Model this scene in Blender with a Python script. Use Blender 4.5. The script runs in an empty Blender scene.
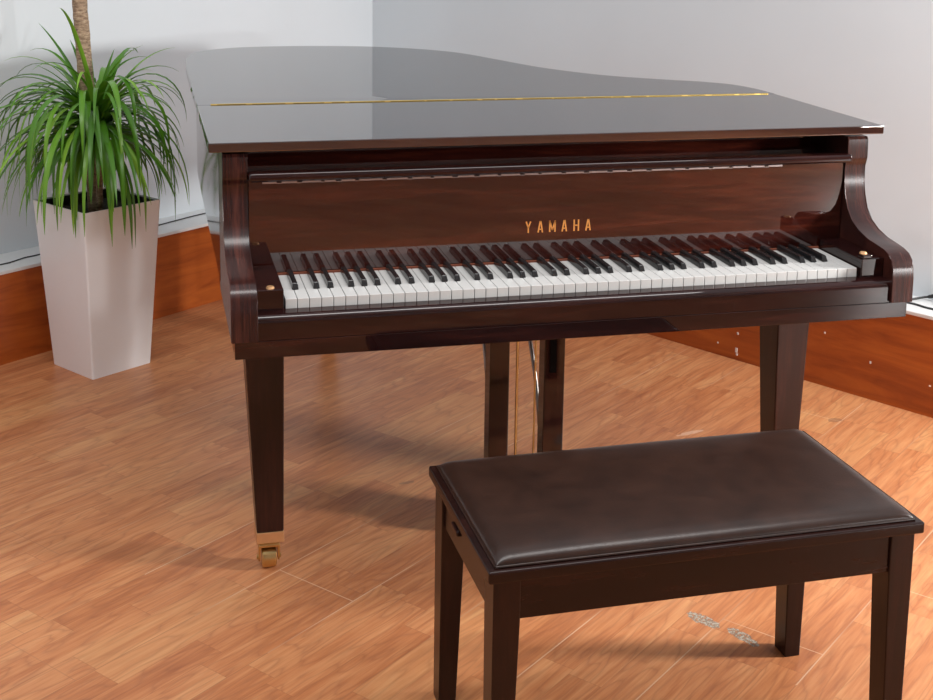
import bpy, bmesh, math, random
from mathutils import Vector, Matrix
C = bpy.context.scene.collection
scene = bpy.context.scene
PI = math.pi
random.seed(7)

# ------------------------------------------------------------------ camera, world, lights, exposure
cam_d = bpy.data.cameras.new('camera')
cam = bpy.data.objects.new('camera', cam_d)
C.objects.link(cam)
FW = Vector((0.23449, 0.95719, -0.16968)); RT = Vector((0.97188, -0.23511, 0.01419)); UP = Vector((0.02631, 0.16824, 0.98540))
FW.normalize(); RT = (RT - FW * RT.dot(FW)).normalized(); UP = RT.cross(FW)
m = Matrix(((RT.x, UP.x, -FW.x), (RT.y, UP.y, -FW.y), (RT.z, UP.z, -FW.z)))
cam.matrix_world = Matrix.Translation((-0.8587, -2.459, 1.4612)) @ m.to_4x4()
cam_d.sensor_fit = 'HORIZONTAL'; cam_d.sensor_width = 36.0
cam_d.lens = 1314.885 / 933 * 36
cam_d.shift_y = -(350 - 139.615) / 933
cam_d.clip_start = 0.05
scene.camera = cam

world = bpy.data.worlds.new('world'); scene.world = world
world.use_nodes = True
bg = world.node_tree.nodes['Background']
bg.inputs['Color'].default_value = (0.93, 0.96, 1.0, 1)
bg.inputs['Strength'].default_value = 0.70

def area_light(name, loc, target, size, power, color):
    d = bpy.data.lights.new(name, 'AREA'); d.shape = 'SQUARE'; d.size = size; d.energy = power; d.color = color
    o = bpy.data.objects.new(name, d); C.objects.link(o)
    o.location = loc
    o.rotation_euler = (Vector(target) - Vector(loc)).to_track_quat('-Z', 'Y').to_euler()
    return o
area_light('window_light', (2.20, -0.68, 1.25), (0.0, 0.6, 0.4), 0.27, 74, (1.0, 0.98, 0.95))
area_light('photo_light', (3.9, -5.15, 1.14), (-0.6, 2.2, 0.85), 0.17, 62, (1.0, 0.99, 0.98))
cl = area_light('ceiling_light', (-0.4, -0.45, 2.9), (-0.4, -0.40, 0), 3.2, 55, (1.0, 0.98, 0.96))
cl.data.shape = 'RECTANGLE'; cl.data.size_y = 0.6; cl.rotation_euler = (0, 0, 0)

scene.view_settings.view_transform = 'Standard'
scene.view_settings.look = 'None'
scene.view_settings.gamma = 1.0
scene.view_settings.use_curve_mapping = False
scene.view_settings.exposure = 0.0

# ------------------------------------------------------------------ node helpers
class X:
    """a value in a shader tree, with arithmetic"""
    def __init__(s, nt, sock): s.nt, s.s = nt, sock
    def _op(s, op, *others, clamp=False):
        n = s.nt.nodes.new('ShaderNodeMath'); n.operation = op; n.use_clamp = clamp
        for i, v in enumerate((s,) + others):
            if isinstance(v, X): s.nt.links.new(v.s, n.inputs[i])
            else: n.inputs[i].default_value = v
        return X(s.nt, n.outputs[0])
    def __add__(s, o): return s._op('ADD', o)
    def __sub__(s, o): return s._op('SUBTRACT', o)
    def __mul__(s, o): return s._op('MULTIPLY', o)
    def __truediv__(s, o): return s._op('DIVIDE', o)
    def floor(s): return s._op('FLOOR')
    def fract(s): return s._op('FRACT')
    def abs(s): return s._op('ABSOLUTE')
    def lt(s, o): return s._op('LESS_THAN', o)
    def max(s, o): return s._op('MAXIMUM', o)
    def min(s, o): return s._op('MINIMUM', o)
    def pow(s, o): return s._op('POWER', o)

def new_mat(name):
    mt = bpy.data.materials.new(name); mt.use_nodes = True
    nt = mt.node_tree; b = nt.nodes['Principled BSDF']
    return mt, nt, b

def coords(nt, scale=(1, 1, 1), rot=(0, 0, 0), kind='Object'):
    tc = nt.nodes.new('ShaderNodeTexCoord'); mp = nt.nodes.new('ShaderNodeMapping')
    mp.inputs['Scale'].default_value = scale; mp.inputs['Rotation'].default_value = rot
    nt.links.new(tc.outputs[kind], mp.inputs['Vector'])
    return mp.outputs['Vector']

def noise(nt, vec, scale, detail=3, rough=0.5, dist=0.0):
    n = nt.nodes.new('ShaderNodeTexNoise'); n.inputs['Scale'].default_value = scale
    n.inputs['Detail'].default_value = detail; n.inputs['Roughness'].default_value = rough
    n.inputs['Distortion'].default_value = dist
    nt.links.new(vec, n.inputs['Vector'])
    return X(nt, n.outputs['Fac'])

def ramp(nt, fac, stops):
    r = nt.nodes.new('ShaderNodeValToRGB')
    e = r.color_ramp.elements
    while len(e) > 1: e.remove(e[0])
    e[0].position, e[0].color = stops[0][0], (*stops[0][1], 1)
    for p, c in stops[1:]:
        k = e.new(p); k.color = (*c, 1)
    nt.links.new(fac.s if isinstance(fac, X) else fac, r.inputs['Fac'])
    return r.outputs['Color']

def mix(nt, fac, a, b):
    n = nt.nodes.new('ShaderNodeMix'); n.data_type = 'RGBA'
    if isinstance(fac, X): nt.links.new(fac.s, n.inputs[0])
    else: n.inputs[0].default_value = fac
    for v, i in ((a, 6), (b, 7)):
        if isinstance(v, tuple): n.inputs[i].default_value = (*v, 1)
        else: nt.links.new(v, n.inputs[i])
    return n.outputs[2]

def bump(nt, b, fac, strength, dist=0.001):
    n = nt.nodes.new('ShaderNodeBump'); n.inputs['Strength'].default_value = strength; n.inputs['Distance'].default_value = dist
    nt.links.new(fac.s, n.inputs['Height']); nt.links.new(n.outputs['Normal'], b.inputs['Normal'])

def plain(name, col, rough=0.5, metal=0.0, var=0.06, nscale=40, coat=0.0):
    mt, nt, b = new_mat(name)
    f = noise(nt, coords(nt), nscale, 3)
    lo = tuple(c * (1 - var) for c in col); hi = tuple(min(1, c * (1 + var)) for c in col)
    nt.links.new(ramp(nt, f, [(0.3, lo), (0.7, hi)]), b.inputs['Base Color'])
    b.inputs['Roughness'].default_value = rough; b.inputs['Metallic'].default_value = metal
    b.inputs['Coat Weight'].default_value = coat; b.inputs['Coat Roughness'].default_value = 0.03
    return mt

def wood(name, scale, lo, mid, hi, rough, coat=0.0, fine=1.0, nscale=1.0, ior=1.5):
    """straight-grained veneer; scale stretches the noise along the grain"""
    mt, nt, b = new_mat(name)
    v = coords(nt, scale)
    broad = noise(nt, v, 5 * nscale, 4, 0.55, 0.6)
    thin = noise(nt, v, 26 * nscale, 3, 0.6)
    f = broad * (1 - 0.35 * fine) + thin * (0.35 * fine)
    nt.links.new(ramp(nt, f, [(0.3, lo), (0.5, mid), (0.68, hi)]), b.inputs['Base Color'])
    b.inputs['Roughness'].default_value = rough; b.inputs['IOR'].default_value = ior
    b.inputs['Coat Weight'].default_value = coat; b.inputs['Coat Roughness'].default_value = 0.02
    return mt

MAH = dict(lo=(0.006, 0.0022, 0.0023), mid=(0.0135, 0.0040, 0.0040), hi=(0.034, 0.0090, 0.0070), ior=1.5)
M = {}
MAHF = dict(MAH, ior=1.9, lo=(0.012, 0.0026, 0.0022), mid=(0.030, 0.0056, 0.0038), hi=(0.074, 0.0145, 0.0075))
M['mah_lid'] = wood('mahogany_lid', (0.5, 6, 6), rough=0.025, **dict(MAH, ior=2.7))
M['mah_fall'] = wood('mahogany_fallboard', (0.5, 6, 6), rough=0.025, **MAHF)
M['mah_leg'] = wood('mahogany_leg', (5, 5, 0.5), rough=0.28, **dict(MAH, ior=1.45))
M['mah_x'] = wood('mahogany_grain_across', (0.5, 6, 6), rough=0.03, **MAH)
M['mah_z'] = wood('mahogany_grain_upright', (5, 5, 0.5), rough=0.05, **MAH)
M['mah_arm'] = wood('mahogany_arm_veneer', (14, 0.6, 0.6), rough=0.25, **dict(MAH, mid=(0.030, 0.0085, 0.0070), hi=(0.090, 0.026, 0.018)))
M['bench'] = wood('bench_wood', (0.7, 6, 6), (0.008, 0.0026, 0.0022), (0.0145, 0.0044, 0.0034), (0.030, 0.0085, 0.0055), 0.27, ior=1.38)
M['bench_leg'] = wood('bench_leg_wood', (6, 6, 0.7), (0.008, 0.0026, 0.0022), (0.0145, 0.0044, 0.0034), (0.030, 0.0085, 0.0055), 0.3, ior=1.38)
M['ivory'] = plain('white_key_plastic', (0.60, 0.60, 0.59), 0.22, var=0.01)
M['ebony'] = plain('black_key_plastic', (0.012, 0.012, 0.013), 0.16)
M['felt'] = plain('red_felt', (0.22, 0.06, 0.03), 0.9)
M['gold'] = plain('gold_hinge', (0.60, 0.43, 0.13), 0.35, metal=1.0)
M['silver'] = plain('nickel_hinge', (0.46, 0.42, 0.42), 0.35, metal=1.0)
M['brass'] = plain('brass', (0.62, 0.45, 0.20), 0.3, metal=1.0)
M['copper'] = plain('copper_ferrule', (0.62, 0.35, 0.17), 0.42, metal=0.6)
M['steel'] = plain('dark_steel', (0.35, 0.32, 0.30), 0.3, metal=1.0)
M['letter'] = plain('gold_lettering', (0.72, 0.30, 0.075), 0.4, metal=0.3)
M['dark'] = plain('dark_slot', (0.006, 0.005, 0.005), 1.0)
M['dark'].node_tree.nodes['Principled BSDF'].inputs['Specular IOR Level'].default_value = 0.1
M['pot'] = plain('planter_white', (0.90, 0.915, 0.93), 0.3, var=0.012, nscale=6)
M['liner'] = plain('planter_liner', (0.016, 0.013, 0.012), 0.5)
M['soil'] = plain('soil', (0.03, 0.022, 0.016), 0.95, var=0.5, nscale=60)
M['wall'] = plain('wall_paint', (0.69, 0.735, 0.77), 0.55, var=0.02, nscale=2.0)
M['ledge'] = plain('ledge_paint', (0.74, 0.74, 0.74), 0.4, var=0.03, nscale=6)
M['cable'] = plain('black_cable', (0.02, 0.02, 0.02), 0.5)
M['chip'] = plain('white_chip', (0.85, 0.82, 0.78), 0.6)

def leather():
    mt, nt, b = new_mat('brown_leather')
    v = coords(nt)
    big = noise(nt, v, 16, 5, 0.65)
    sm = noise(nt, v, 320, 2)
    nt.links.new(ramp(nt, big, [(0.32, (0.018, 0.0076, 0.0050)), (0.68, (0.033, 0.0140, 0.0090))]), b.inputs['Base Color'])
    b.inputs['Roughness'].default_value = 0.29; b.inputs['Specular IOR Level'].default_value = 0.42
    bump(nt, b, sm, 0.25, 0.0006)
    return mt
M['leather'] = leather()

def panel():
    mt, nt, b = new_mat('cherry_panel')
    v = coords(nt, (0.6, 0.6, 5))
    f = noise(nt, v, 4, 5, 0.6, 1.2)
    nt.links.new(ramp(nt, f, [(0.25, (0.24, 0.045, 0.008)), (0.5, (0.40, 0.088, 0.014)), (0.75, (0.52, 0.135, 0.022))]), b.inputs['Base Color'])
    b.inputs['Roughness'].default_value = 0.3
    return mt
M['panel'] = panel()

def bark():
    mt, nt, b = new_mat('trunk_bark')
    v = coords(nt, (1, 1, 3.0))
    f = noise(nt, v, 45, 4, 0.65, 0.4)
    nt.links.new(ramp(nt, f, [(0.3, (0.13, 0.080, 0.052)), (0.55, (0.36, 0.25, 0.16)), (0.72, (0.58, 0.45, 0.31))]), b.inputs['Base Color'])
    b.inputs['Roughness'].default_value = 0.8
    bump(nt, b, f, 0.8, 0.004)
    return mt
M['bark'] = bark()

def leaf_mat():
    mt, nt, b = new_mat('strap_leaf')
    at = nt.nodes.new('ShaderNodeAttribute'); at.attribute_name = 'tone'
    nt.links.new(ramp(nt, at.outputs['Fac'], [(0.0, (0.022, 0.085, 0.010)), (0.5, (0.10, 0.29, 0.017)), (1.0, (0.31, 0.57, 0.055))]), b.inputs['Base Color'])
    b.inputs['Roughness'].default_value = 0.32
    tr = nt.nodes.new('ShaderNodeBsdfTranslucent'); tr.inputs['Color'].default_value = (0.12, 0.30, 0.02, 1)
    ms = nt.nodes.new('ShaderNodeMixShader'); ms.inputs[0].default_value = 0.18
    nt.links.new(b.outputs[0], ms.inputs[1]); nt.links.new(tr.outputs[0], ms.inputs[2])
    nt.links.new(ms.outputs[0], nt.nodes['Material Output'].inputs['Surface'])
    return mt
M['leaf'] = leaf_mat()

def floor_mat():
    mt, nt, b = new_mat('laminate_floor')
    tc = nt.nodes.new('ShaderNodeTexCoord'); sp = nt.nodes.new('ShaderNodeSeparateXYZ')
    nt.links.new(tc.outputs['Object'], sp.inputs[0])
    x, y = X(nt, sp.outputs[0]), X(nt, sp.outputs[1])
    a = math.radians(39.5); ca, sa = math.cos(a), math.sin(a)
    u = x * ca + y * sa
    v = y * ca - x * sa
    def wn(p, q, seed):
        n = nt.nodes.new('ShaderNodeTexWhiteNoise'); n.noise_dimensions = '3D'
        c = nt.nodes.new('ShaderNodeCombineXYZ')
        nt.links.new(p.s, c.inputs[0]); nt.links.new(q.s, c.inputs[1]); c.inputs[2].default_value = seed
        nt.links.new(c.outputs[0], n.inputs['Vector'])
        return X(nt, n.outputs['Value'])
    zero = x * 0.0
    vb = (v - 0.178) / 0.22
    board = vb.floor()
    fb = vb.fract()
    strip = (fb * 3.0).floor()
    sid = board * 3.0 + strip
    # boards 1.25 m long, staggered
    ub = (u + 0.09) / 1.25 + wn(board, zero, 3.0)
    bid = ub.floor(); fub = ub.fract()
    # strips inside a board: short staves
    us = u / 0.40 + wn(sid, zero, 5.0) * 3.0
    uid = us.floor(); fus = us.fract()
    tone = wn(sid, uid, 9.0)
    # grain
    off = wn(sid, uid, 14.0) * 7.0
    def comb(p, q, r):
        c = nt.nodes.new('ShaderNodeCombineXYZ')
        for i, k in enumerate((p, q, r)):
            nt.links.new(k.s, c.inputs[i])
        return c.outputs[0]
    gv = comb(u * 1.0, v * 11.0, off)
    g1 = noise(nt, gv, 3.2, 4, 0.6, 0.5)
    gv2 = comb(u * 2.2, v * 42.0, off)
    g2 = noise(nt, gv2, 4.0, 3, 0.6)
    # cathedral figure: rings of a slow noise
    gv3 = comb(u * 2.0, v * 11.0, off)
    ring = noise(nt, gv3, 1.5, 2, 0.4, 0.2)
    rr = ((ring * 9.0).fract() - 0.5).abs() * 2.0
    line = (rr.lt(0.32)) * (zero + 1.0)
    rsm = (X(nt, rr.s) * 1.0).pow(3.0)
    f = g1 * 0.62 + g2 * 0.36 + tone * 0.17 - 0.075
    col = ramp(nt, f, [(0.27, (0.40, 0.132, 0.052)), (0.45, (0.545, 0.208, 0.084)), (0.58, (0.63, 0.272, 0.116)), (0.75, (0.71, 0.365, 0.165))])
    col = mix(nt, rsm * 0.36, col, (0.27, 0.092, 0.045))
    # odd yellowish stave
    col = mix(nt, (tone * -1.0 + 1.0).lt(0.10) * 0.12, col, (0.62, 0.32, 0.12))
    # seams of staves (faint, dark) and of boards (worn bright in places)
    ds = fus.min(fus * -1.0 + 1.0) * 0.42
    dv2 = ((fb * 3.0).fract()); dv2 = dv2.min(dv2 * -1.0 + 1.0) * 0.0733
    thin = ds.lt(0.0010).max(dv2.lt(0.0010))
    col = mix(nt, thin * 0.22, col, (0.22, 0.075, 0.035))
    db = fb.min(fb * -1.0 + 1.0) * 0.22
    dbu = fub.min(fub * -1.0 + 1.0) * 1.25
    seam = db.lt(0.0013).max(dbu.lt(0.0012))
    ddx, ddy = x - 0.15, y - 0.75
    near = (ddx * ddx + ddy * ddy).lt(1.25)
    wear = noise(nt, tc.outputs['Object'], 1.7, 2, 0.5)
    wfac = ((wear - 0.47) * 9.0)._op('ADD', 0.0, clamp=True) * near
    seamcol = mix(nt, wfac, (0.42, 0.18, 0.085), (0.85, 0.62, 0.42))
    col = mix(nt, seam * 0.5, col, seamcol)
    # worn grey patches where the print has come off
    sp_n = noise(nt, tc.outputs['Object'], 130, 2, 0.7)
    edge_n = noise(nt, tc.outputs['Object'], 45, 2, 0.6)
    def patch(cx, cy, ang, lu, lv):
        c_, s_ = math.cos(ang), math.sin(ang)
        dx, dy = x - cx, y - cy
        p = (dx * c_ + dy * s_) / lu; q = (dy * c_ - dx * s_) / lv
        r = p * p + q * q
        return (r + (edge_n - 0.5) * 2.2).lt(0.9)
    msk = patch(0.250, -0.092, -1.10, 0.042, 0.018).max(patch(0.303, -0.171, -1.22, 0.042, 0.015))
    wornc = ramp(nt, sp_n, [(0.40, (0.10, 0.075, 0.06)), (0.5, (0.27, 0.23, 0.18)), (0.6, (0.47, 0.43, 0.36))])
    col = mix(nt, msk * (sp_n._op('GREATER_THAN', 0.42)) * 0.9, col, wornc)
    m2 = patch(1.09, 0.866, 0.3, 0.024, 0.014).max(patch(1.33, 0.94, 0.3, 0.012, 0.02)).max(patch(-0.23, 0.70, 0.2, 0.02, 0.008))
    col = mix(nt, m2 * 0.45, col, (0.16, 0.09, 0.06))
    m3 = patch(0.63, 0.862, 0.25, 0.05, 0.010)
    col = mix(nt, m3 * 0.4, col, (0.85, 0.62, 0.48))
    nt.links.new(col, b.inputs['Base Color'])
    rg = noise(nt, tc.outputs['Object'], 3.0, 3, 0.6)
    rr2 = rg * 0.12 + 0.29
    nt.links.new(rr2.s, b.inputs['Roughness'])
    b.inputs['Specular IOR Level'].default_value = 0.30
    return mt
M['floor'] = floor_mat()

# ------------------------------------------------------------------ mesh helpers
def obj(name, bm, mat, parent=None, loc=None, smooth=False, label=None, kind=None):
    me = bpy.data.meshes.new(name)
    bmesh.ops.recalc_face_normals(bm, faces=bm.faces[:])
    bm.to_mesh(me); bm.free()
    for k in (mat if isinstance(mat, (list, tuple)) else [mat]): me.materials.append(k)
    if smooth:
        for p in me.polygons: p.use_smooth = True
    o = bpy.data.objects.new(name, me); C.objects.link(o)
    if parent: o.parent = parent
    if loc: o.location = loc
    if label: o['label'] = label
    if kind: o['kind'] = kind
    return o

def smooth_by_angle(o, deg=35):
    me = o.data
    for p in me.polygons: p.use_smooth = True
    bm = bmesh.new(); bm.from_mesh(me)
    for e in bm.edges:
        e.smooth = not (len(e.link_faces) == 2 and e.calc_face_angle(0) > math.radians(deg))
    bm.to_mesh(me); bm.free()
    wn = o.modifiers.new('weighted', 'WEIGHTED_NORMAL'); wn.weight = 100; wn.keep_sharp = True
    return o

def thing(name, label, cat, loc=(0, 0, 0), rz=0.0):
    o = bpy.data.objects.new(name, None); C.objects.link(o)
    o.location = loc; o.rotation_euler = (0, 0, rz); o.empty_display_size = 0.1
    o['label'] = label; o['category'] = cat
    return o

def add_box(bm, x0, x1, y0, y1, z0, z1, bev=0.0, seg=2):
    vs = [bm.verts.new((x, y, z)) for x in (x0, x1) for y in (y0, y1) for z in (z0, z1)]
    q = [(0, 1, 3, 2), (4, 6, 7, 5), (0, 4, 5, 1), (2, 3, 7, 6), (0, 2, 6, 4), (1, 5, 7, 3)]
    fs = [bm.faces.new([vs[i] for i in f]) for f in q]
    if bev > 0:
        es = list({e for f in fs for e in f.edges})
        bmesh.ops.bevel(bm, geom=es, offset=bev, segments=seg, affect='EDGES', profile=0.5)
    return fs

def box(x0, x1, y0, y1, z0, z1, bev=0.0, seg=2):
    bm = bmesh.new(); add_box(bm, x0, x1, y0, y1, z0, z1, bev, seg); return bm

def add_frustum(bm, bot, top, bev=0.0, seg=2):
    """bot, top: four corner points each, same order"""
    a = [bm.verts.new(p) for p in bot]; b = [bm.verts.new(p) for p in top]
    fs = [bm.faces.new(a[::-1]), bm.faces.new(b)]
    for i in range(4):
        j = (i + 1) % 4
        fs.append(bm.faces.new((a[i], a[j], b[j], b[i])))
    if bev > 0:
        bmesh.ops.bevel(bm, geom=list({e for f in fs for e in f.edges}), offset=bev, segments=seg, affect='EDGES', profile=0.5)
    return fs

def rect(x0, x1, y0, y1, z): return [(x0, y0, z), (x1, y0, z), (x1, y1, z), (x0, y1, z)]

def add_prism(bm, pts, axis, a, b, bev=0.0, seg=2):
    """polygon extruded along axis; pts are the other two coordinates in x,y,z order"""
    def mk(p, t):
        return {'x': (t, p[0], p[1]), 'y': (p[0], t, p[1]), 'z': (p[0], p[1], t)}[axis]
    A = [bm.verts.new(mk(p, a)) for p in pts]; B = [bm.verts.new(mk(p, b)) for p in pts]
    fs = [bm.faces.new(A[::-1]), bm.faces.new(B)]
    n = len(pts)
    for i in range(n):
        j = (i + 1) % n
        fs.append(bm.faces.new((A[i], A[j], B[j], B[i])))
    if bev > 0:
        es = list(set(fs[0].edges) | set(fs[1].edges))
        bmesh.ops.bevel(bm, geom=es, offset=bev, segments=seg, affect='EDGES', profile=0.5)
    return fs

def prism(pts, axis, a, b, bev=0.0, seg=2):
    bm = bmesh.new(); add_prism(bm, pts, axis, a, b, bev, seg); return bm

def add_cyl(bm, p0, p1, r0, r1=None, n=20):
    p0, p1 = Vector(p0), Vector(p1); r1 = r0 if r1 is None else r1
    d = (p1 - p0).normalized(); s = d.orthogonal().normalized(); t = d.cross(s)
    A = [bm.verts.new(p0 + (s * math.cos(2 * PI * i / n) + t * math.sin(2 * PI * i / n)) * r0) for i in range(n)]
    B = [bm.verts.new(p1 + (s * math.cos(2 * PI * i / n) + t * math.sin(2 * PI * i / n)) * r1) for i in range(n)]
    bm.faces.new(A[::-1]); bm.faces.new(B)
    for i in range(n):
        j = (i + 1) % n
        bm.faces.new((A[i], A[j], B[j], B[i]))

def catmull(pts, per=8):
    pts = [Vector(p) for p in pts]
    out = []
    P = [2 * pts[0] - pts[1]] + pts + [2 * pts[-1] - pts[-2]]
    for i in range(1, len(P) - 2):
        for k in range(per):
            t = k / per
            a, b, c, d = P[i - 1], P[i], P[i + 1], P[i + 2]
            out.append(0.5 * ((2 * b) + (c - a) * t + (2 * a - 5 * b + 4 * c - d) * t * t + (3 * b - a - 3 * c + d) * t ** 3))
    out.append(pts[-1])
    return out

def add_tube(bm, path, r, n=10):
    rings = []
    s = None
    for i, p in enumerate(path):
        d = (path[min(i + 1, len(path) - 1)] - path[max(i - 1, 0)]).normalized()
        s = d.orthogonal().normalized() if s is None else (s - d * s.dot(d)).normalized()
        t = d.cross(s)
        rad = r(i / (len(path) - 1)) if callable(r) else r
        rings.append([bm.verts.new(p + (s * math.cos(2 * PI * k / n) + t * math.sin(2 * PI * k / n)) * rad) for k in range(n)])
    for a, b in zip(rings, rings[1:]):
        for k in range(n):
            j = (k + 1) % n
            bm.faces.new((a[k], a[j], b[j], b[k]))
    bm.faces.new(rings[0][::-1]); bm.faces.new(rings[-1])

# ------------------------------------------------------------------ the room
LA, LD, RA, RD = -0.6896, 2.2736, 1.0352, 1.6109      # normals and distances of the wood panels along the two walls
nL = Vector((math.sin(LA), math.cos(LA), 0)); tL = Vector((nL.y, -nL.x, 0))
nR = Vector((math.sin(RA), math.cos(RA), 0)); tR = Vector((nR.y, -nR.x, 0))
CORNER = Vector((0.083, 3.016, 0))
PH = 0.2985                                             # panel height
EL, ER = 0.188, 0.162                                   # how far the walls stand behind the panels

def struct(name, bm, mat):
    return obj(name, bm, mat, kind='structure')

struct('floor', box(-6, 6, -6.6, 6, -0.05, 0), M['floor'])

def slab(bm, base, t, n, t0, t1, d0, d1, z0, z1, bev=0.0):
    """box in a wall's own frame: t along the wall, n into the wall"""
    q = [base + t * a + n * b for a, b in ((t0, d0), (t1, d0), (t1, d1), (t0, d1))]
    add_frustum(bm, [(p.x, p.y, z0) for p in q], [(p.x, p.y, z1) for p in q], bev)

baseL = nL * LD; baseR = nR * RD
struct('added_side_wall', box(4.8, 4.95, -6.25, 2.5, 0, 2.9), M['wall'])  # unseen wall added to keep bright world light out of the piano's reflections
struct('added_ceiling', box(-4.5, 5.0, -6.4, -2.0, 2.9, 3.0), M['wall'])  # partial slab added out of view, darkens the floor mirrored in the fallboard
struct('wall_back', box(-4.5, 5.0, -6.4, -6.25, 0, 2.9), M['wall'])
cL = (CORNER - baseL).dot(tL); cR = (CORNER - baseR).dot(tR)
L_LEN, R_LEN = 5.0, 3.45
bm = bmesh.new(); slab(bm, baseL, tL, nL, cL - L_LEN, cL + 0.4, EL, EL + 0.15, 0, 2.9); struct('wall_left', bm, M['wall'])
bm = bmesh.new(); slab(bm, baseR, tR, nR, cR - 0.32, cR + R_LEN, ER, ER + 0.15, 0, 2.9); struct('wall_right', bm, M['wall'])
bm = bmesh.new(); slab(bm, baseL, tL, nL, cL - L_LEN, cL, 0, EL, 0, PH); struct('baseboard_left', bm, M['panel'])
bm = bmesh.new(); slab(bm, baseR, tR, nR, cR - 0.2, cR + R_LEN, 0, ER, 0, PH - 0.0004)
nf = len(bm.faces)
def chip(px_t, z, w, h):
    f0 = len(bm.faces)
    slab(bm, baseR, tR, nR, px_t - w / 2, px_t + w / 2, -0.0012, 0.0, z - h / 2, z + h / 2)
    bm.faces.ensure_lookup_table()
    for f in bm.faces[f0:]: f.material_index = 1
CHIPS = [(-0.694, 0.034, 0.0085, 0.016), (-0.691, 0.020, 0.007, 0.007), (-0.692, 0.093, 0.006, 0.008), (-0.769, 0.042, 0.005, 0.005), (-0.371, 0.174, 0.005, 0.006), (-0.210, 0.118, 0.005, 0.0075), (-0.015, 0.096, 0.006, 0.004)]
for t_, z_, w_, h_ in CHIPS: chip(t_, z_, w_, h_)
struct('baseboard_right', bm, [M['panel'], M['chip']])
bm = bmesh.new(); slab(bm, baseL, tL, nL, cL - L_LEN, cL, -0.004, EL, PH, PH + 0.012, 0.002); struct('trim_1', bm, M['ledge'])
bm = bmesh.new(); slab(bm, baseR, tR, nR, cR - 0.2, cR + R_LEN, -0.004, ER, PH - 0.0004, PH + 0.0116, 0.002); struct('trim_2', bm, M['ledge'])
LZ = PH + 0.012

# ------------------------------------------------------------------ grand piano
piano = thing('grand_piano', 'polished dark mahogany grand piano with closed lid and open keyboard', 'piano')
MX, MZ = M['mah_x'], M['mah_z']

# lid outline (front corners first, then round the tail)
OUT = [(-0.745, 0.153), (-0.746, 0.45), (-0.747, 0.68), (-0.748, 1.05), (-0.748, 1.44), (-0.744, 1.60), (-0.734, 1.735), (-0.708, 1.853), (-0.656, 1.945),
       (-0.553, 2.015), (-0.417, 2.040), (-0.284, 2.038), (-0.112, 2.000), (0.043, 1.900), (0.149, 1.764), (0.227, 1.545), (0.300, 1.330),
       (0.416, 1.135), (0.552, 1.015), (0.649, 0.950), (0.711, 0.880), (0.738, 0.790), (0.745, 0.690), (0.745, 0.45), (0.746, 0.153)]
LZT, LZB, HY = 1.0045, 0.985, 0.680
def refine(pts):
    v = catmull([(x, y, 0) for x, y in pts], 5)
    return [(p.x, p.y) for p in v]
tail = refine(OUT[2:23])
tail = [(-0.747, HY)] + [p for p in tail if p[1] > HY + 0.006] + [(0.745, HY)]
front_pts = [(-0.745, 0.153), (0.746, 0.153), (0.745, HY - 0.0012), (-0.747, HY - 0.0012)]
o = obj('lid', prism([(x, y + 0.0012) for x, y in tail], 'z', LZB, LZT, 0.0022), M['mah_lid'], piano); smooth_by_angle(o)
o = obj('front_lid', prism(front_pts, 'z', LZB, LZT, 0.0022), M['mah_lid'], piano); smooth_by_angle(o)
hb = bmesh.new()
add_box(hb, -0.715, 0.722, HY - 0.0060, HY + 0.0060, LZT - 0.0005, LZT + 0.0006)
add_cyl(hb, (-0.715, HY, LZT + 0.0006), (0.722, HY, LZT + 0.0006), 0.0019, n=10)
lh = obj('lid_hinge', hb, M['gold'], piano, label='long gold hinge across the lid')
kn = bmesh.new()
random.seed(5); x = -0.70
while x < 0.715:
    w = random.uniform(0.03, 0.09)
    add_box(kn, x, min(x + w, 0.72), HY - 0.0034, HY - 0.0021, LZT, LZT + 0.0013)
    x += w + random.uniform(0.004, 0.02)
obj('hinge_dashes', kn, M['dark'], lh, label='dark dashes along the gold hinge')  # dark boxes of random length along the front of the hinge barrel

# rim: the case following the lid's outline
def inset(pts, d):
    n = len(pts); out = []
    for i, (x, y) in enumerate(pts):
        a = Vector(pts[max(i - 1, 0)]); b = Vector(pts[min(i + 1, n - 1)])
        t = (b - a).normalized(); out.append((x + t.y * d, y - t.x * d))
    return out
rimo = inset(tail, 0.0275)
rim_pts = [(-0.7188, 0.30)] + [p for p in rimo if p[1] > HY + 0.05] + [(0.7188, 0.62), (0.7188, 0.30)]
o = obj('rim', prism(rim_pts, 'z', 0.68, 0.983), M['mah_z'], piano); smooth_by_angle(o)

# the two arms beside the keyboard
ARM = [(0.172, 0.978), (0.167, 0.972), (0.165, 0.932), (0.169, 0.922), (0.175, 0.910), (0.173, 0.875), (0.166, 0.845), (0.153, 0.816),
       (0.131, 0.794), (0.100, 0.779), (0.062, 0.7705), (0.020, 0.7660), (-0.006, 0.763), (-0.026, 0.757), (-0.040, 0.745), (-0.046, 0.728), (-0.048, 0.705), (-0.050, 0.656),
       (0.32, 0.656), (0.32, 0.978)]
for s in (-1, 1):
    o = obj('arm', prism(ARM, 'x', s * 0.668, s * 0.7185, 0.0016), M['mah_arm'], piano); smooth_by_angle(o, 30)

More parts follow.
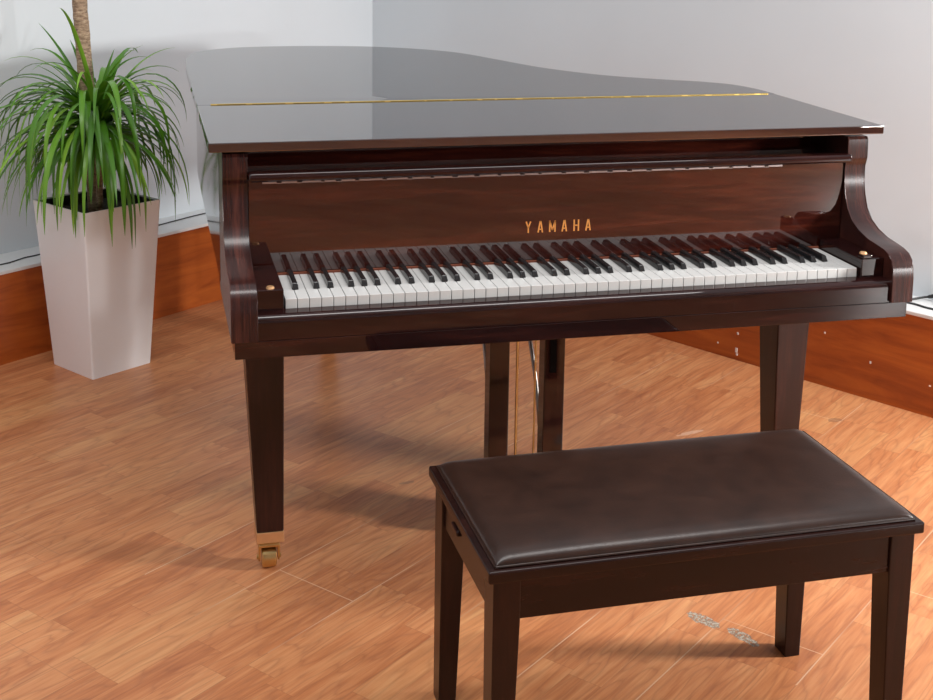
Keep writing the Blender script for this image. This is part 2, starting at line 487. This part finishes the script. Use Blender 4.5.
# keybed, key slip, key blocks
o = obj('keybed', box(-0.7115, 0.7115, -0.041, 0.50, 0.620, 0.6545, 0.0015), MX, piano)
slip = [(-0.041, 0.6550), (-0.041, 0.688), (-0.0385, 0.696), (-0.033, 0.7010), (-0.026, 0.7035), (-0.004, 0.7045), (-0.004, 0.6550)]
o = obj('key_slip', prism(slip, 'x', -0.668, 0.668, 0.0), MX, piano); smooth_by_angle(o, 50)
for s in (-1, 1):
    kb = obj('key_block', box(*sorted((s * 0.6155, s * 0.6675)), -0.011, 0.172, 0.656, 0.745, 0.0018), MX, piano)
    if s > 0:
        obj('cap_plate', box(0.6165, 0.638, -0.013, 0.012, 0.7452, 0.7530, 0.002), MX, kb)
    kn = bmesh.new()
    zb = 0.745 if s < 0 else 0.753
    kx = -0.640 if s < 0 else 0.626
    add_cyl(kn, (kx, 0.004, zb), (kx, 0.004, zb + 0.0035), 0.0085, 0.0065, 18)
    obj('screw_button', kn, M['copper'], kb, label='small copper coloured button')

# fallboard, its rail and its hinge strip
FY = 0.178
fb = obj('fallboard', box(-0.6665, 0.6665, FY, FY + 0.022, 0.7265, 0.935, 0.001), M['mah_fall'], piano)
o = obj('rail', box(-0.6675, 0.6685, 0.141, 0.178, 0.9235, 0.9425, 0.006, 3), MX, fb); smooth_by_angle(o, 50)
hs = bmesh.new()
random.seed(3)
x = -0.638
while x < 0.51:
    w = 0.022 + random.random() * 0.026
    add_box(hs, x, min(x + w, 0.512), FY - 0.006, FY - 0.0002, 0.9148, 0.9220)
    x += w
    if x > 0.51: break
    g = 0.007 + random.random() * 0.006
    add_box(hs, x, x + g, FY - 0.006, FY - 0.0002, 0.9203, 0.9224)
    add_box(hs, x, x + g, FY - 0.006, FY - 0.0002, 0.9142, 0.9156)
    x += g
obj('hinge_strip', hs, M['silver'], fb, label='pale nickel hinge strip under the rail')

# maker's lettering, built from strokes
def stroke(bm, a, b, w):
    a, b = Vector((a[0], 0, a[1])), Vector((b[0], 0, b[1]))
    d = (b - a).normalized(); n = Vector((-d.z, 0, d.x)) * w / 2
    q = [a - n, b - n, b + n, a + n]
    A = [bm.verts.new((p.x, FY - 0.0008, p.z)) for p in q]; B = [bm.verts.new((p.x, FY + 0.001, p.z)) for p in q]
    bm.faces.new(A); bm.faces.new(B[::-1])
    for i in range(4):
        j = (i + 1) % 4; bm.faces.new((A[i], B[i], B[j], A[j]))
lb = bmesh.new()
LX0, LZ0, LH, LW, PITCH = -0.0800, 0.7868, 0.0250, 0.0130, 0.02700
SW = 0.0031
for i, ch in enumerate('YAMAHA'):
    x0 = LX0 + i * PITCH; x1 = x0 + LW; xm = (x0 + x1) / 2; z0, z1 = LZ0, LZ0 + LH
    e = SW / 2
    if ch == 'Y':
        zm = z0 + LH * 0.45
        for p in (((x0 + e, z1), (xm, zm)), ((x1 - e, z1), (xm, zm)), ((xm, zm + 0.001), (xm, z0))): stroke(lb, *p, SW)
    if ch == 'A':
        for p in (((x0 + e, z0), (xm - 0.0006, z1)), ((x1 - e, z0), (xm + 0.0006, z1))): stroke(lb, *p, SW)
        stroke(lb, (x0 + 0.004, z0 + LH * 0.28), (x1 - 0.004, z0 + LH * 0.28), SW * 0.8)
    if ch == 'M':
        x0 -= 0.0010; x1 += 0.0010
        for p in (((x0 + e, z0), (x0 + e, z1)), ((x1 - e, z0), (x1 - e, z1)), ((x0 + e, z1 - 0.001), (xm, z0 + 0.004)), ((x1 - e, z1 - 0.001), (xm, z0 + 0.004))): stroke(lb, *p, SW)
    if ch == 'H':
        for p in (((x0 + e, z0), (x0 + e, z1)), ((x1 - e, z0), (x1 - e, z1))): stroke(lb, *p, SW)
        stroke(lb, (x0 + e, z0 + LH * 0.5), (x1 - e, z0 + LH * 0.5), SW * 0.8)
obj('lettering', lb, M['letter'], fb, label='gold capital lettering on the fallboard')

# board under the front lid
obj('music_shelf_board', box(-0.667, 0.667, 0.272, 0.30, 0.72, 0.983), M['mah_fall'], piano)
obj('shelf_floor', box(-0.667, 0.667, FY + 0.0225, 0.272, 0.918, 0.928), MX, piano)

# keys
KT = 0.7224; KW = 1.224 / 52
wb = bmesh.new()
add_box(wb, -KW / 2 + 0.0006, KW / 2 - 0.0006, 0.0, 0.172, KT - 0.0215, KT, 0.0009, 2)
wk = obj('white_key', wb, M['ivory'], piano)
bb = bmesh.new()
add_frustum(bb, rect(-0.0066, 0.0066, 0.058, 0.172, KT + 0.0002), rect(-0.0048, 0.0048, 0.0655, 0.172, KT + 0.0125), 0.0012, 2)
bk = obj('black_key', bb, M['ebony'], piano)
first_w, first_b = True, True
for i in range(52):
    xc = -0.612 + (i + 0.5) * KW
    o = wk if i == 0 else wk.copy()
    if i: C.objects.link(o)
    o.parent = piano; o.location = (xc, 0, 0)
    note = 'ABCDEFG'[i % 7]
    if note in 'ACDFG' and i < 51:
        o = bk if first_b else bk.copy()
        if not first_b: C.objects.link(o)
        first_b = False
        dx = {'C': -0.0022, 'D': 0.0022, 'F': -0.003, 'G': 0.0, 'A': 0.003}[note]
        o.parent = piano; o.location = (xc + KW / 2 + dx, 0, 0)
obj('felt_strip', box(-0.6145, 0.6145, 0.1725, 0.1775, 0.7195, 0.7262), M['felt'], piano, label='thin red felt strip behind the keys')

# legs with brass casters
def piano_leg(top, bot, zt, wheel):
    lg = bmesh.new()
    add_frustum(lg, rect(*bot, 0.088), rect(*top, zt), 0.003)
    leg = obj('leg', lg, M['mah_leg'], piano)
    fe = bmesh.new()
    x0, x1, y0, y1 = bot
    add_box(fe, x0 - 0.0008, x1 + 0.0008, y0 - 0.0008, y1 + 0.0008, 0.062, 0.088, 0.0015)
    obj('ferrule', fe, M['copper'], leg, label='copper coloured metal ferrule')
    cx, cy = wheel
    r = 0.0250
    cb = bmesh.new()
    add_box(cb, cx - 0.024, cx + 0.024, cy - 0.02, cy + 0.024, 0.0545, 0.062, 0.002)
    for s in (-1, 1):
        pts = [(cy - 0.017, 0.055), (cy + 0.020, 0.055), (cy + 0.012, r - 0.007), (cy - 0.006, r - 0.008), (cy - 0.013, r + 0.002)]
        add_prism(cb, pts, 'x', cx + s * 0.0195, cx + s * 0.0235)
        add_cyl(cb, (cx + s * 0.0235, cy, r), (cx + s * 0.027, cy, r), 0.0055, n=12)
    obj('caster_fork', cb, M['brass'], leg, label='brass caster fork')
    wl = bmesh.new()
    n = 32; w = 0.0165
    prof = [(-w, r - 0.004), (-w + 0.003, r - 0.0008), (0, r), (w - 0.003, r - 0.0008), (w, r - 0.004)]
    rings = [[wl.verts.new((cx + a, cy + b * math.cos(2 * PI * k / n), r + b * math.sin(2 * PI * k / n))) for k in range(n)] for a, b in prof]
    for A, B in zip(rings, rings[1:]):
        for k in range(n): wl.faces.new((A[k], A[(k + 1) % n], B[(k + 1) % n], B[k]))
    wl.faces.new(rings[0]); wl.faces.new(rings[-1][::-1])
    o = obj('caster_wheel', wl, M['brass'], leg, label='brass caster wheel'); smooth_by_angle(o)
    return leg
piano_leg((-0.674, -0.583, 0.312, 0.425), (-0.648, -0.588, 0.316, 0.382), 0.62, (-0.621, 0.330))
piano_leg((0.595, 0.685, 0.312, 0.425), (0.607, 0.667, 0.316, 0.382), 0.62, (0.638, 0.330))
piano_leg((-0.335, -0.245, 1.73, 1.83), (-0.318, -0.262, 1.745, 1.815), 0.68, (-0.290, 1.775))

# pedal lyre
lyre = obj('pedal_lyre', box(-0.135, 0.130, 0.39, 0.50, 0.597, 0.6195, 0.002), MX, piano)
for xa, xb in ((-0.0935, -0.0455), (0.0405, 0.0915)):
    obj('lyre_post', box(xa, xb, 0.40, 0.445, 0.115, 0.5965, 0.002), M['mah_z'], lyre)
obj('slot', box(0.054, 0.070, 0.3985, 0.3998, 0.385, 0.595), M['dark'], lyre, label='dark slot in the post')
obj('pedal_box', box(-0.125, 0.120, 0.375, 0.47, 0.055, 0.1145, 0.003), MX, lyre)
for k, px in enumerate((-0.055, -0.003, 0.049)):
    pd = bmesh.new()
    pts = [(px - 0.008, 0.374), (px - 0.008, 0.33), (px - 0.015, 0.30), (px - 0.013, 0.275), (px, 0.265), (px + 0.013, 0.275), (px + 0.015, 0.30), (px + 0.008, 0.33), (px + 0.008, 0.374)]
    add_prism(pd, pts, 'z', 0.070, 0.078, 0.0015)
    obj('pedal', pd, M['brass'], lyre, label='brass pedal')
for px, r_ in ((-0.021, 0.0033), (0.024, 0.0024)):
    rb = bmesh.new(); add_cyl(rb, (px, 0.42, 0.115), (px, 0.42, 0.5965), r_, n=10)
    obj('pedal_rod', rb, M['brass'], lyre, label='upright brass pedal rod')
for path in ([(-0.070, 0.452, 0.09), (-0.070, 0.47, 0.20), (-0.069, 0.52, 0.35), (-0.066, 0.62, 0.55), (-0.066, 0.66, 0.66)], [(0.056, 0.452, 0.09), (0.056, 0.47, 0.20), (0.053, 0.52, 0.35), (0.040, 0.62, 0.55), (0.035, 0.66, 0.66)]):
    rb = bmesh.new(); add_tube(rb, catmull(path, 6), 0.0055, 10)
    o = obj('lyre_brace', rb, M['steel'], lyre, smooth=True, label='slim steel brace behind the lyre')

# ------------------------------------------------------------------ bench
bench = thing('piano_bench', 'dark wooden piano bench with padded brown leather seat', 'bench', (0.0146, -0.4194, 0), 0.019)
W, D = 0.3842, 0.2069
sb = bmesh.new()
prof = [(0.000, 0.4345), (0.000, 0.449), (0.003, 0.4535), (0.008, 0.455)]
o = obj('seat_frame', box(-W, W, -D, D, 0.4345, 0.4555, 0.004, 3), M['bench'], bench); smooth_by_angle(o, 50)

def cushion():
    bm = bmesh.new()
    nx, ny = 44, 28
    hx, hy, h = W - 0.0150, D - 0.0125, 0.0215
    G = []
    def edge(t):                      # t: distance from the edge
        r = 0.026
        return 1.0 if t >= r else math.sqrt(max(0, 1 - (1 - t / r) ** 2))
    def param(i, n):                  # denser near the edges
        s = -1 + 2 * i / n
        return math.copysign(1 - (1 - abs(s)) ** 1.9, s)
    for j in range(ny + 1):
        row = []
        for i in range(nx + 1):
            sx, sy = param(i, nx), param(j, ny)
            x, y = sx * hx, sy * hy
            tx, ty = hx - abs(x), hy - abs(y)
            e = edge(tx) * edge(ty)
            crown = (1 - sx ** 4) * (1 - sy ** 4)
            z = 0.4556 + 0.0035 + e * (h * 0.62) + 0.006 * crown + 0.0012 * math.sin(x * 9 + 1) * math.sin(y * 13) * crown
            row.append(bm.verts.new((x, y, z)))
        G.append(row)
    for j in range(ny):
        for i in range(nx):
            bm.faces.new((G[j][i], G[j][i + 1], G[j + 1][i + 1], G[j + 1][i]))
    rim_ = [G[0][i] for i in range(nx + 1)] + [G[j][nx] for j in range(1, ny + 1)] + [G[ny][i] for i in range(nx - 1, -1, -1)] + [G[j][0] for j in range(ny - 1, 0, -1)]
    low = [bm.verts.new((v.co.x, v.co.y, 0.4556)) for v in rim_]
    n = len(rim_)
    for k in range(n):
        bm.faces.new((rim_[k], low[k], low[(k + 1) % n], rim_[(k + 1) % n]))
    bm.faces.new(low)
    return bm
cu = obj('seat_cushion', cushion(), M['leather'], bench); smooth_by_angle(cu, 60)
pp = bmesh.new()
hx, hy = W - 0.0140, D - 0.0115
for a, b in (((-hx, -hy), (hx, -hy)), ((hx, -hy), (hx, hy)), ((hx, hy), (-hx, hy)), ((-hx, hy), (-hx, -hy))):
    add_cyl(pp, (*a, 0.4575), (*b, 0.4575), 0.0021, n=8)
obj('piping', pp, M['leather'], cu)
# aprons
obj('apron', box(-W + 0.05, W - 0.05, -D + 0.016, -D + 0.034, 0.363, 0.4343, 0.0015), M['bench'], bench)
obj('apron', box(-W + 0.05, W - 0.05, D - 0.034, D - 0.016, 0.363, 0.4343, 0.0015), M['bench'], bench)
for s in (-1, 1):
    xs = sorted((s * (W - 0.016), s * (W - 0.034)))
    obj('apron', box(xs[0], xs[1], -D + 0.05, D - 0.05, 0.363, 0.4343, 0.0015), M['bench'], bench)
# legs: square at the top, tapering on their inner faces
for sx in (-1, 1):
    for sy in (-1, 1):
        xo, yo = sx * (W - 0.011), sy * (D - 0.011)
        xi, yi = sx * (W - 0.056), sy * (D - 0.064)
        xb, yb = sx * (W - 0.044), sy * (D - 0.055)
        bmx = bmesh.new()
        def q(xa, xc, ya, yc, z):
            xs = sorted((xa, xc)); ys = sorted((ya, yc)); return rect(xs[0], xs[1], ys[0], ys[1], z)
        add_frustum(bmx, q(xo, xb, yo, yb, 0.0), q(xo, xi, yo, yi, 0.363))
        bmesh.ops.delete(bmx, geom=[f for f in bmx.faces if all(v.co.z > 0.36 for v in f.verts)], context='FACES_ONLY')
        top = [v for v in bmx.verts if v.co.z > 0.36]
        add_frustum(bmx, q(xo, xi, yo, yi, 0.363), q(xo, xi, yo, yi, 0.4343))
        bmesh.ops.delete(bmx, geom=[f for f in bmx.faces if all(abs(v.co.z - 0.363) < 1e-4 for v in f.verts)], context='FACES_ONLY')
        bmesh.ops.remove_doubles(bmx, verts=bmx.verts[:], dist=1e-5)
        es = [e for e in bmx.edges if len(e.link_faces) == 2 and e.calc_face_angle(0) > 0.8]
        bmesh.ops.bevel(bmx, geom=es, offset=0.002, segments=2, affect='EDGES', profile=0.5)
        obj('leg', bmx, M['bench_leg'], bench)
kn = bmesh.new()
add_box(kn, -W - 0.004, -W + 0.010, -0.020, 0.022, 0.424, 0.434, 0.003, 2)
obj('lid_pull', kn, M['bench'], bench)

# ------------------------------------------------------------------ potted plant
plant = thing('potted_plant', 'tall green strap-leaved plant in square white planter beside the piano', 'plant', (-1.026, 1.797, 0), math.radians(36))
PB, PT, PHT = 0.110, 0.142, 0.545
def sq(h, z): return rect(-h, h, -h, h, z)
pm = bmesh.new()
add_frustum(pm, sq(PB, 0.0), sq(PT, PHT))
bmesh.ops.bevel(pm, geom=[e for e in pm.edges if abs(e.verts[0].co.z - e.verts[1].co.z) > 0.1], offset=0.006, segments=3, affect='EDGES', profile=0.5)
pm.faces.ensure_lookup_table()
topf = [f for f in pm.faces if all(v.co.z > PHT - 1e-4 for v in f.verts)]
r_ = bmesh.ops.inset_region(pm, faces=topf, thickness=0.004)
top2 = [f for f in pm.faces if all(v.co.z > PHT - 1e-4 for v in f.verts) and f.calc_area() > 0.03]
ex = bmesh.ops.extrude_face_region(pm, geom=top2)
vs = [g for g in ex['geom'] if isinstance(g, bmesh.types.BMVert)]
bmesh.ops.translate(pm, verts=vs, vec=(0, 0, -0.05))
bmesh.ops.delete(pm, geom=[f for f in top2 if f.is_valid], context='FACES_ONLY')
obj('planter', pm, M['pot'], plant)
lm = bmesh.new()
for sx, sy in ((1, 0), (-1, 0), (0, 1), (0, -1)):
    a = PT - 0.0055
    if sx: add_box(lm, *sorted((sx * a, sx * (a - 0.003))), -a, a, 0.50, PHT - 0.004)
    else: add_box(lm, -a, a, *sorted((sy * a, sy * (a - 0.003))), 0.50, PHT - 0.004)
obj('planter_liner', lm, M['liner'], plant, label='black inner liner of the planter')
obj('soil', box(-PT + 0.010, PT - 0.010, -PT + 0.010, PT - 0.010, 0.496, 0.512), M['soil'], plant)
inv = Matrix.Rotation(-math.radians(36), 3, 'Z')
def pl(x, y, z): return inv @ Vector((x + 1.026, y - 1.797, z))
tk = bmesh.new()
add_tube(tk, catmull([pl(-1.030, 1.795, 0.505), pl(-1.036, 1.790, 0.80), pl(-1.046, 1.782, 0.93), pl(-1.052, 1.776, 1.09), pl(-1.056, 1.773, 1.19), pl(-1.058, 1.772, 1.60)], 8),
         lambda t: 0.0245 - 0.002 * t + 0.0007 * math.sin(t * 90), 16)
obj('trunk', tk, M['bark'], plant, smooth=True)
st = bmesh.new()
add_tube(st, catmull([pl(-1.02, 1.775, 0.505), pl(-1.015, 1.765, 0.62), pl(-1.022, 1.765, 0.755)], 5), 0.011, 12)
obj('stem', st, M['bark'], plant, smooth=True)

fol = bmesh.new()
tone_l = fol.verts.layers.float.new('tone')
camR = Vector((0.972, -0.235, 0)); camB = Vector((0.238, 0.971, 0))    # picture right, and away from the viewer
def leaf(base, az, el, length, width, droop, tone, curl=0.0, zmin=0.46):
    """az: 0 = picture right, 90 = away; el in degrees; droop: how fast it bends over"""
    a = math.radians(az)
    h = camR * math.cos(a) + camB * math.sin(a)
    n = 14
    p = Vector(base); e = math.radians(el); seg = length / n
    rows = []
    yaw = 0.0
    for i in range(n + 1):
        t = i / n
        hh = (h * math.cos(yaw) + h.cross(Vector((0, 0, 1))) * math.sin(yaw))
        d = hh * math.cos(e) + Vector((0, 0, 1)) * math.sin(e)
        side = hh.cross(Vector((0, 0, 1))).normalized()
        nor = side.cross(d).normalized()
        wv = width * 0.5 * min(1, 0.55 + 2.5 * t) * (1 - t ** 3.2) ** 0.9 + 0.0004
        rows.append((p - side * wv + nor * wv * 0.35, p.copy(), p + side * wv + nor * wv * 0.35, t))
        p += d * seg
        e -= droop * seg * (0.6 + 1.2 * t) * max(0.0, math.cos(e * 0.98) + 0.05) if e > -PI / 2 + 0.05 else 0
        yaw += curl * seg
    if max(max(q[k].x for k in (0, 1, 2)) for q in rows) > -0.738 or min((nL.dot(q[1]) - LD) for q in rows) > 9: return
    if max(nL.dot(q[1]) - LD - EL for q in rows) > -0.005: return
    if rows[-1][1].z < zmin: return leaf(base, az, el, length * 0.9, width, droop, tone, curl, zmin)
    prev = None
    for q0, q1, q2, t in rows:
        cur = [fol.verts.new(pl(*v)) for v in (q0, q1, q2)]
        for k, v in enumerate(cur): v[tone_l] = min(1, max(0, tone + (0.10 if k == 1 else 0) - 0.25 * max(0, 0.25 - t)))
        if prev:
            for k in (0, 1): fol.faces.new((prev[k], prev[k + 1], cur[k + 1], cur[k]))
        prev = cur
rnd = random.Random(11)
CR = Vector((-1.020, 1.772, 0.80))
for i in range(235):
    az = rnd.uniform(0, 360)
    ring_ = rnd.random() ** 0.8
    el = 72 - 80 * ring_ + rnd.uniform(-9, 9)
    ln = rnd.uniform(0.36, 0.56) * (1.0 if ring_ > 0.25 else 0.85)
    front = -math.sin(math.radians(az))
    ln *= 1.0 + 0.06 * front - (0.16 if front < -0.3 else 0)
    b = CR + Vector((rnd.uniform(-.022, .022), rnd.uniform(-.022, .022), (1 - ring_) * 0.05 - 0.04))
    leaf(b, az, el, ln, rnd.uniform(0.013, 0.024), rnd.uniform(3.2, 9.5), 0.12 + rnd.betavariate(2, 2.0) * 0.85, rnd.uniform(-1.0, 1.0), rnd.uniform(0.41, 0.62))
# the stray leaves that stand clear of the tuft
for az, el, ln, dr, tn, w in ((165, 66, 0.36, 1.6, 0.25, .022), (168, 52, 0.42, 4.4, 0.35, .024), (185, 50, 0.40, 5.4, 0.15, .02), (178, 44, 0.38, 4.6, 0.3, .024), (200, 34, 0.34, 3.4, 0.3, .02),
                           (192, 22, 0.32, 3.4, 0.35, .024), (60, 72, 0.24, 1.5, 0.3, .018), (25, 60, 0.22, 2.5, 0.35, .018), (8, 44, 0.36, 4.6, 0.4, .02), (-6, 36, 0.36, 6.0, 0.3, .018),
                           (-14, 30, 0.40, 7.0, 0.3, .018), (-25, 40, 0.44, 7.5, 0.35, .02), (140, 70, 0.28, 2.0, 0.2, .02), (170, 78, 0.30, 0.8, 0.3, .02), (205, 60, 0.26, 3, .5, .026), (215, 50, 0.3, 5, .6, .026)):
    leaf(CR, az, el, ln, w, dr, tn)
obj('foliage', fol, M['leaf'], plant, smooth=True)

# ------------------------------------------------------------------ cables on the wall ledges
def cable(name, pts, r, label):
    bm_ = bmesh.new(); add_tube(bm_, catmull(pts, 8), r, 8)
    o = obj(name, bm_, M['cable'], smooth=True)
    o['label'] = label; o['category'] = 'cable'
    return o
zc = LZ + 0.0022
cable('cable', [(-1.60, 1.735, zc), (-1.341, 1.925, zc), (-1.307, 1.955, zc), (-1.268, 2.005, zc), (-1.225, 2.037, zc), (-1.0, 2.232, zc), (-0.851, 2.374, zc), (-0.774, 2.450, zc), (-0.651, 2.562, zc), (-0.4, 2.74, zc)], 0.0022,
      'thin dark cable lying along the white ledge behind the plant')
cable('cable', [(1.47, 0.79, zc), (1.408, 0.895, zc), (1.396, 0.918, zc), (1.384, 0.952, zc), (1.368, 0.974, zc), (1.352, 0.985, zc), (1.352, 1.000, zc), (1.376, 0.992, zc), (1.411, 0.995, zc + 0.003), (1.450, 0.990, zc + 0.008), (1.485, 0.92, zc + 0.03), (1.555, 0.79, 0.345), (1.627, 0.619, 0.394), (1.602, 0.662, 0.455), (1.593, 0.677, 0.475), (1.576, 0.706, 0.513), (1.559, 0.734, 0.528), (1.550, 0.749, 0.558), (1.554, 0.743, 0.590), (1.571, 0.714, 0.628), (1.594, 0.676, 0.654), (1.634, 0.608, 0.684), (1.665, 0.55, 0.60), (1.685, 0.44, 0.45), (1.735, 0.36, zc + 0.006)], lambda t: 0.0034 if t < 0.38 else 0.006,
      'black cable doubled back on the white ledge at the right edge of the photo')
